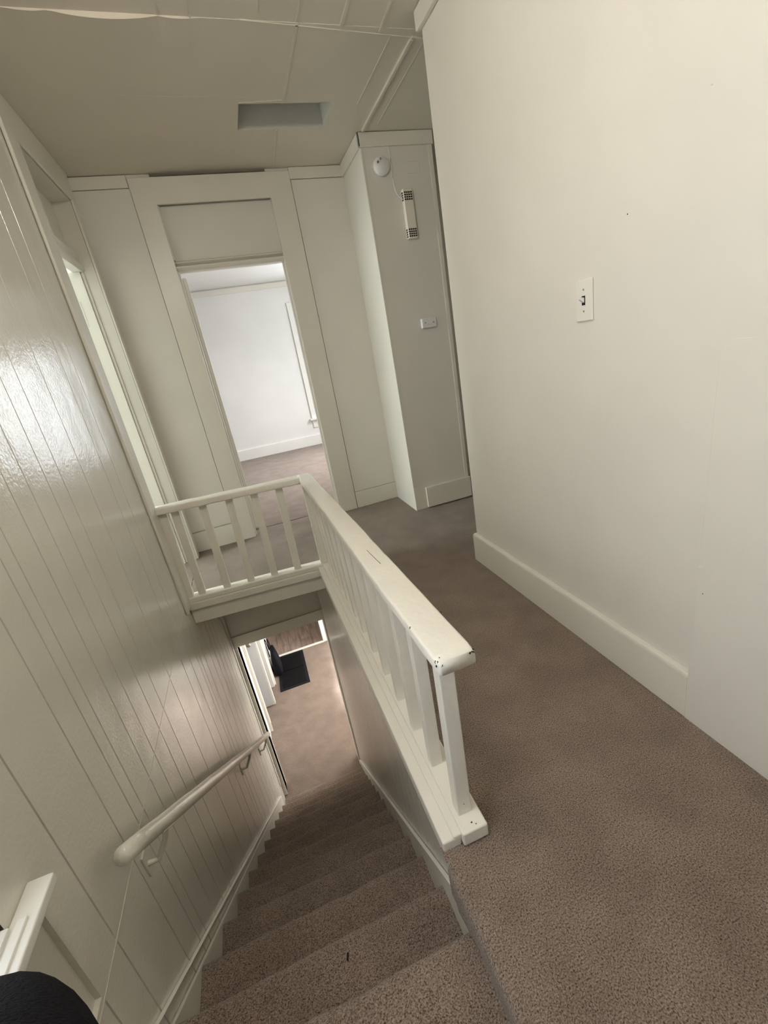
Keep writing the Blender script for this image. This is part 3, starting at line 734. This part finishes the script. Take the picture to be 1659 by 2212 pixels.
for zz in (cz1 - 0.016, cz0 + 0.016 + 3 * 0.0125):
    g = MB()
    for r_ in range(4):
        z = zz - r_ * 0.0125
        for c_ in range(4):
            x = cx0 + 0.006 + c_ * 0.0138
            g.box(x, x + 0.0108, CY - cdp - 0.0008, CY - cdp + 0.002, z - 0.0085, z)
        g.hexa([(cx0 - 0.0008, CY - cdp + 0.006, z - 0.0085), (cx0 + 0.002, CY - cdp + 0.006, z - 0.0085), (cx0 + 0.002, CY - 0.012, z - 0.0085), (cx0 - 0.0008, CY - 0.012, z - 0.0085),
                (cx0 - 0.0008, CY - cdp + 0.006, z), (cx0 + 0.002, CY - cdp + 0.006, z), (cx0 + 0.002, CY - 0.012, z), (cx0 - 0.0008, CY - 0.012, z)])
    at(g.build('grille', M_BLACK, ch), ch.location)
pts = [(1.822, CY - 0.004, 2.326), (1.826, CY - 0.005, 2.28), (1.826, CY - 0.005, 2.22), (1.824, CY - 0.005, 2.16), (1.830, CY - 0.006, 2.10), (1.842, CY - 0.010, 2.068), (1.866, CY - 0.016, 2.045)]
cr = []
for k in range(len(pts) - 1):
    p0, p1, p2, p3 = [Vector(pts[min(max(k + j, 0), len(pts) - 1)]) for j in (-1, 0, 1, 2)]
    for q in range(6):
        t = q / 6; cr.append(0.5 * ((2 * p1) + (p2 - p0) * t + (2 * p0 - 5 * p1 + 4 * p2 - p3) * t * t + (3 * p1 - p0 - 3 * p2 + p3) * t ** 3))
cr.append(Vector(pts[-1]))
at(MB().tube(cr, 0.003, 8).build('cord', M_PLAST, ch, smooth=True), ch.location)
co = empty('carbon_monoxide_alarm', 'small white oblong alarm box halfway up the boxed-out wall', 'alarm', (1.947, CY, 1.315))
at(MB().box(1.880, 1.990, CY - 0.028, CY, 1.285, 1.348).build('housing', M_PLAST, co, bevel=0.006, seg=3), co.location)
for x, z in ((1.905, 1.318), (1.965, 1.316)):
    at(disc((x, CY - 0.0282, z), 0.004, 0.0007, 16).build('button', M_BLACK, co), co.location)
at(MB().box(1.92, 1.95, CY - 0.0288, CY - 0.028, 1.303, 1.306).build('vent_slot', M_HATCH, co), co.location)
tag(MB().box(1.924, 2.013, CY - 0.004, CY, 2.182, 2.243).build('blank_cover_plate', M_WALL, bevel=0.002), 'painted-over blank plate right of the smoke detector', 'cover plate')

# ------------------------------------------------------------------ wall switch
sw = empty('light_switch', 'cream toggle switch plate on the large right wall', 'light switch', (1.634, 0.478, 1.238))
at(MB().box(1.627, 1.634, 0.443, 0.513, 1.181, 1.297).build('plate', M_PLATE, sw, bevel=0.003, seg=3), sw.location)
at(MB().box(1.6262, 1.6275, 0.471, 0.485, 1.226, 1.252).build('slot', M_BLACK, sw), sw.location)
at(MB().hexa([(1.626, 0.473, 1.233), (1.626, 0.483, 1.233), (1.626, 0.483, 1.247), (1.626, 0.473, 1.247), (1.610, 0.4745, 1.243), (1.610, 0.4815, 1.243), (1.610, 0.4815, 1.250), (1.610, 0.4745, 1.250)]).build('toggle', M_PLAST, sw, bevel=0.001), sw.location)
for z in (1.209, 1.269):
    at(MB().box(1.6264, 1.6272, 0.4755, 0.4805, z - 0.0025, z + 0.0025).build('screw', M_METAL, sw), sw.location)

# ------------------------------------------------------------------ lower room objects
mt = empty('door_mat', 'black ribbed rubber mat on the carpet at the foot of the stairs', 'mat', (0.3, 4.75, ZF))
q = [(0.112, 4.368), (0.500, 4.365), (0.506, 5.125), (0.135, 5.135)]
def quadbox(q, z0, z1): return MB().hexa([(x, y, z0) for x, y in q] + [(x, y, z1) for x, y in q])
c = Vector((sum(a for a, _ in q) / 4, sum(b for _, b in q) / 4))
ins = lambda s, t=None: [tuple(c + (Vector(p) - c) * s) for p in q]
at(quadbox(q, ZF, ZF + 0.010).build('mat_border', M_MATB, mt, bevel=0.003), mt.location)
iq = [(0.150, 4.41), (0.462, 4.407), (0.466, 4.74), (0.158, 4.745)]; jq = [(0.158, 4.757), (0.466, 4.752), (0.470, 5.085), (0.168, 5.09)]
at(quadbox(iq, ZF + 0.010, ZF + 0.015).build('ribbed_panel', M_MAT, mt), mt.location)
at(quadbox(jq, ZF + 0.010, ZF + 0.015).build('ribbed_panel', M_MAT, mt), mt.location)
bgo = empty('tote_bag', 'slim black tote bag with looped handles standing on the mat against the wall', 'bag', (0.12, 4.85, ZF))
bz = ZF + 0.015
m = MB(); secs = []
for k, (z, th, l0, l1) in enumerate([(0, 0.055, 4.70, 4.96), (0.04, 0.062, 4.69, 4.97), (0.14, 0.057, 4.68, 4.97), (0.24, 0.045, 4.67, 4.95), (0.32, 0.032, 4.68, 4.93), (0.36, 0.024, 4.69, 4.92)]):
    xc = 0.132 - 0.005 * z / 0.35
    row = []
    for a in range(24):
        t = 2 * math.pi * a / 24
        ca, sa = math.cos(t), math.sin(t)
        ex = 0.45
        x = xc + th * math.copysign(abs(ca) ** ex, ca) * (1 + 0.15 * noise.noise(Vector((a, k * 2, 1))))
        y = (l0 + l1) / 2 + (l1 - l0) / 2 * math.copysign(abs(sa) ** ex, sa)
        row.append((x, y, bz + z))
    secs.append(row)
for r in secs: m.v += r
for k in range(len(secs) - 1):
    for a in range(24): m.f.append((k * 24 + a, k * 24 + (a + 1) % 24, (k + 1) * 24 + (a + 1) % 24, (k + 1) * 24 + a))
m.f.append(tuple(range(24))); m.f.append(tuple((len(secs) - 1) * 24 + a for a in range(24)))
at(m.build('bag_body', M_BAG, bgo, smooth=True), bgo.location)
for xo in (0.085, 0.115):
    pts = []
    for k in range(17):
        t = math.pi * k / 16
        pts.append((xo - 0.012 * math.sin(t), 4.80 + 0.085 * math.cos(t), bz + 0.32 + 0.22 * max(0.0, math.sin(t)) ** 0.8))
    at(MB().tube(pts, 0.006, 8).build('handle', M_BAG, bgo, smooth=True), bgo.location)

# ------------------------------------------------------------------ speck on the stair
LX, LY, LZ = 0.466, 0.064, -0.3005
tag(MB().hexa([(LX + a, LY + b_, LZ + c_) for a, b_, c_ in ((-0.004, -0.008, 0), (0.001, -0.010, 0), (0.006, 0.008, 0), (0.002, 0.010, 0), (-0.003, -0.006, 0.004), (0.001, -0.007, 0.004), (0.004, 0.006, 0.004), (0.001, 0.007, 0.004))]).build('lint_speck', M_BLACK), 'tiny dark speck of lint lying on the carpeted tread below the landing', 'lint')

# ------------------------------------------------------------------ photographer (only a dark sleeve shows)
def skin_obj(name, mat, verts, edges, parent, sub=3, root=0):
    me = D.meshes.new(name); me.from_pydata([v[0] for v in verts], edges, []); me.materials.append(mat)
    o = D.objects.new(name, me); COL.objects.link(o)
    if parent is not None: o.parent = parent; me.transform(Matrix.Translation(-parent.location))
    md = o.modifiers.new('skin', 'SKIN'); md.use_smooth_shade = True
    if not me.skin_vertices: me.attributes.new('skin', 'FLOAT2', 'POINT')
    lay = me.skin_vertices[0]
    for i, v in enumerate(verts):
        r = v[1]; lay.data[i].radius = (r, r) if isinstance(r, (int, float)) else r
    lay.data[root].use_root = True
    sd = o.modifiers.new('sub', 'SUBSURF'); sd.levels = sub; sd.render_levels = sub
    return o
pe = empty('person', 'black sleeved elbow of the person taking the photo at the lower left corner', 'person', (0.47, -1.0, -0.094))
J = dict(hem=(0.47, -1.125, 0.69), tp=(0.47, -1.12, 0.80), pel=(0.47, -1.12, 0.74), wai=(0.47, -1.08, 0.88), che=(0.475, -0.98, 1.06), nkb=(0.475, -0.93, 1.17), nek=(0.478, -0.91, 1.24), hd=(0.48, -0.895, 1.31), hd2=(0.48, -0.905, 1.40), hd3=(0.48, -0.92, 1.465),
         sL=(0.300, -0.86, 1.13), eL=(0.415, -0.57, 0.905), wL=(0.47, -0.745, 1.075), sR=(0.66, -0.98, 1.14), eR=(0.86, -0.88, 0.93), wR=(0.70, -0.80, 1.10),
         hL=(0.39, -1.12, 0.70), kL=(0.36, -1.05, 0.33), aL=(0.35, -1.10, -0.02), tL=(0.34, -0.97, -0.06), hR=(0.56, -1.12, 0.70), kR=(0.57, -1.04, 0.33), aR=(0.58, -1.12, -0.02), tR=(0.60, -0.99, -0.06))
def chain(keys, rads, edges):
    return [(J[k], r) for k, r in zip(keys, rads)], edges
# body: one continuous surface
ks = ['pel', 'wai', 'che', 'nkb', 'nek', 'hd', 'hd2', 'hd3', 'sL', 'eL', 'wL', 'sR', 'eR', 'wR', 'hL', 'kL', 'aL', 'tL', 'hR', 'kR', 'aR', 'tR']
rs = [0.12, 0.11, 0.12, 0.07, 0.05, 0.072, 0.092, 0.078, 0.05, 0.036, 0.026, 0.05, 0.036, 0.026, 0.075, 0.05, 0.034, 0.03, 0.075, 0.05, 0.034, 0.03]
eg = [(0, 1), (1, 2), (2, 3), (3, 4), (4, 5), (5, 6), (6, 7), (2, 8), (8, 9), (9, 10), (2, 11), (11, 12), (12, 13), (0, 14), (14, 15), (15, 16), (16, 17), (0, 18), (18, 19), (19, 20), (20, 21)]
vs = [(J[k], r) for k, r in zip(ks, rs)]
def hand(wi, base, sidev, fwd, curl):
    # palm and five separate fingers
    b_ = Vector(base); sv = Vector(sidev).normalized(); fv = Vector(fwd).normalized(); cv = Vector(curl).normalized()
    i = len(vs); vs.append((tuple(b_ + fv * 0.045), (0.034, 0.014))); eg.append((wi, i))
    for q, ln in enumerate((0.070, 0.080, 0.075, 0.060)):
        k0 = b_ + fv * 0.085 + sv * (0.030 - 0.020 * q)
        a = k0 + fv * ln * 0.45 + cv * 0.008; c_ = a + fv * ln * 0.25 + cv * 0.022; e_ = c_ + cv * 0.022 - fv * 0.004
        j = len(vs); vs.extend([(tuple(k0), 0.0095), (tuple(a), 0.0085), (tuple(c_), 0.0078), (tuple(e_), 0.0068)])
        eg.extend([(i, j), (j, j + 1), (j + 1, j + 2), (j + 2, j + 3)])
    k0 = b_ + fv * 0.035 + sv * 0.04; a = k0 + sv * 0.025 + fv * 0.022; c_ = a + fv * 0.026 + cv * 0.008
    j = len(vs); vs.extend([(tuple(k0), 0.012), (tuple(a), 0.010), (tuple(c_), 0.008)]); eg.extend([(i, j), (j, j + 1), (j + 1, j + 2)])
hand(10, J['wL'], (0.25, 0.1, 1), (0.55, -0.15, 0.55), (0.5, 0.2, -0.3))
hand(13, J['wR'], (-0.1, 0.1, 1), (-0.6, -0.05, 0.6), (-0.4, 0.1, -0.3))
body = skin_obj('body', M_SKIN, vs, eg, pe)
# jacket and trousers follow the body
jk = [('wai', 0.128), ('che', 0.145), ('nkb', 0.078), ('sL', 0.066), ('eL', 0.058), ('wL', 0.040), ('sR', 0.066), ('eR', 0.054), ('wR', 0.040), ('pel', 0.145), ('hem', 0.150)]
skin_obj('jacket', M_CLOTH, [(J[k], r) for k, r in jk], [(10, 9), (9, 0), (0, 1), (1, 2), (1, 3), (3, 4), (4, 5), (1, 6), (6, 7), (7, 8)], pe, root=1)
tr = [('pel', 0.128), ('hL', 0.088), ('kL', 0.066), ('aL', 0.05), ('hR', 0.088), ('kR', 0.066), ('aR', 0.05), ('tp', 0.12)]
skin_obj('trousers', M_CLOTH, [(J[k], r) for k, r in tr], [(7, 0), (0, 1), (1, 2), (2, 3), (0, 4), (4, 5), (5, 6)], pe)
for a_, t_ in (('aL', 'tL'), ('aR', 'tR')):
    A = Vector(J[a_]); T = Vector(J[t_])
    skin_obj('shoe', M_BLACK, [((A.x, A.y - 0.03, -0.05), 0.042), ((A.x, A.y + 0.05, -0.052), 0.040), ((T.x, T.y + 0.03, -0.060), 0.032)], [(0, 1), (1, 2)], pe)
# hair cap, nose, eyes, mouth
def ell(c, r, n=16, zmin=-1):
    m = MB()
    for a in range(n // 2 + 1):
        th = math.pi * a / (n // 2)
        for b_ in range(n):
            ph = 2 * math.pi * b_ / n
            m.v.append((c[0] + r[0] * math.sin(th) * math.cos(ph), c[1] + r[1] * math.sin(th) * math.sin(ph), c[2] + r[2] * math.cos(th)))
    for a in range(n // 2):
        for b_ in range(n): m.f.append((a * n + b_, a * n + (b_ + 1) % n, (a + 1) * n + (b_ + 1) % n, (a + 1) * n + b_))
    return m
at(ell((0.48, -0.945, 1.420), (0.096, 0.094, 0.105), 20).build('hair', M_HAIR, pe, smooth=True, fix=False), pe.location)
at(ell((0.479, -0.806, 1.345), (0.012, 0.016, 0.020)).build('nose', M_SKIN, pe, smooth=True, fix=False), pe.location)
for sx in (-0.03, 0.03): at(ell((0.48 + sx, -0.820, 1.378), (0.012, 0.008, 0.008)).build('eye', M_PLAST, pe, smooth=True, fix=False), pe.location)
at(ell((0.48, -0.820, 1.312), (0.022, 0.007, 0.006)).build('mouth', M_SKIN, pe, smooth=True, fix=False), pe.location)

# ------------------------------------------------------------------ ceiling lamp behind the camera (out of frame)
LP = (0.46, 0.02, H)
lamp = empty('ceiling_lamp', 'lit round globe ceiling lamp behind the camera', 'lamp', LP)
at(MB().tube([(LP[0], LP[1], H), (LP[0], LP[1], H - 0.03)], 0.08, 24).build('base', M_PLAST, lamp), LP)
m = MB(); R_ = 0.075
for a in range(13):
    th = math.pi * a / 12
    for b_ in range(24):
        ph = 2 * math.pi * b_ / 24
        m.v.append((LP[0] + R_ * math.sin(th) * math.cos(ph), LP[1] + R_ * math.sin(th) * math.sin(ph), H - 0.095 + R_ * math.cos(th)))
for a in range(12):
    for b_ in range(24): m.f.append((a * 24 + b_, a * 24 + (b_ + 1) % 24, (a + 1) * 24 + (b_ + 1) % 24, (a + 1) * 24 + b_))
at(m.build('globe', M_LAMP, lamp, smooth=True, fix=False), LP)
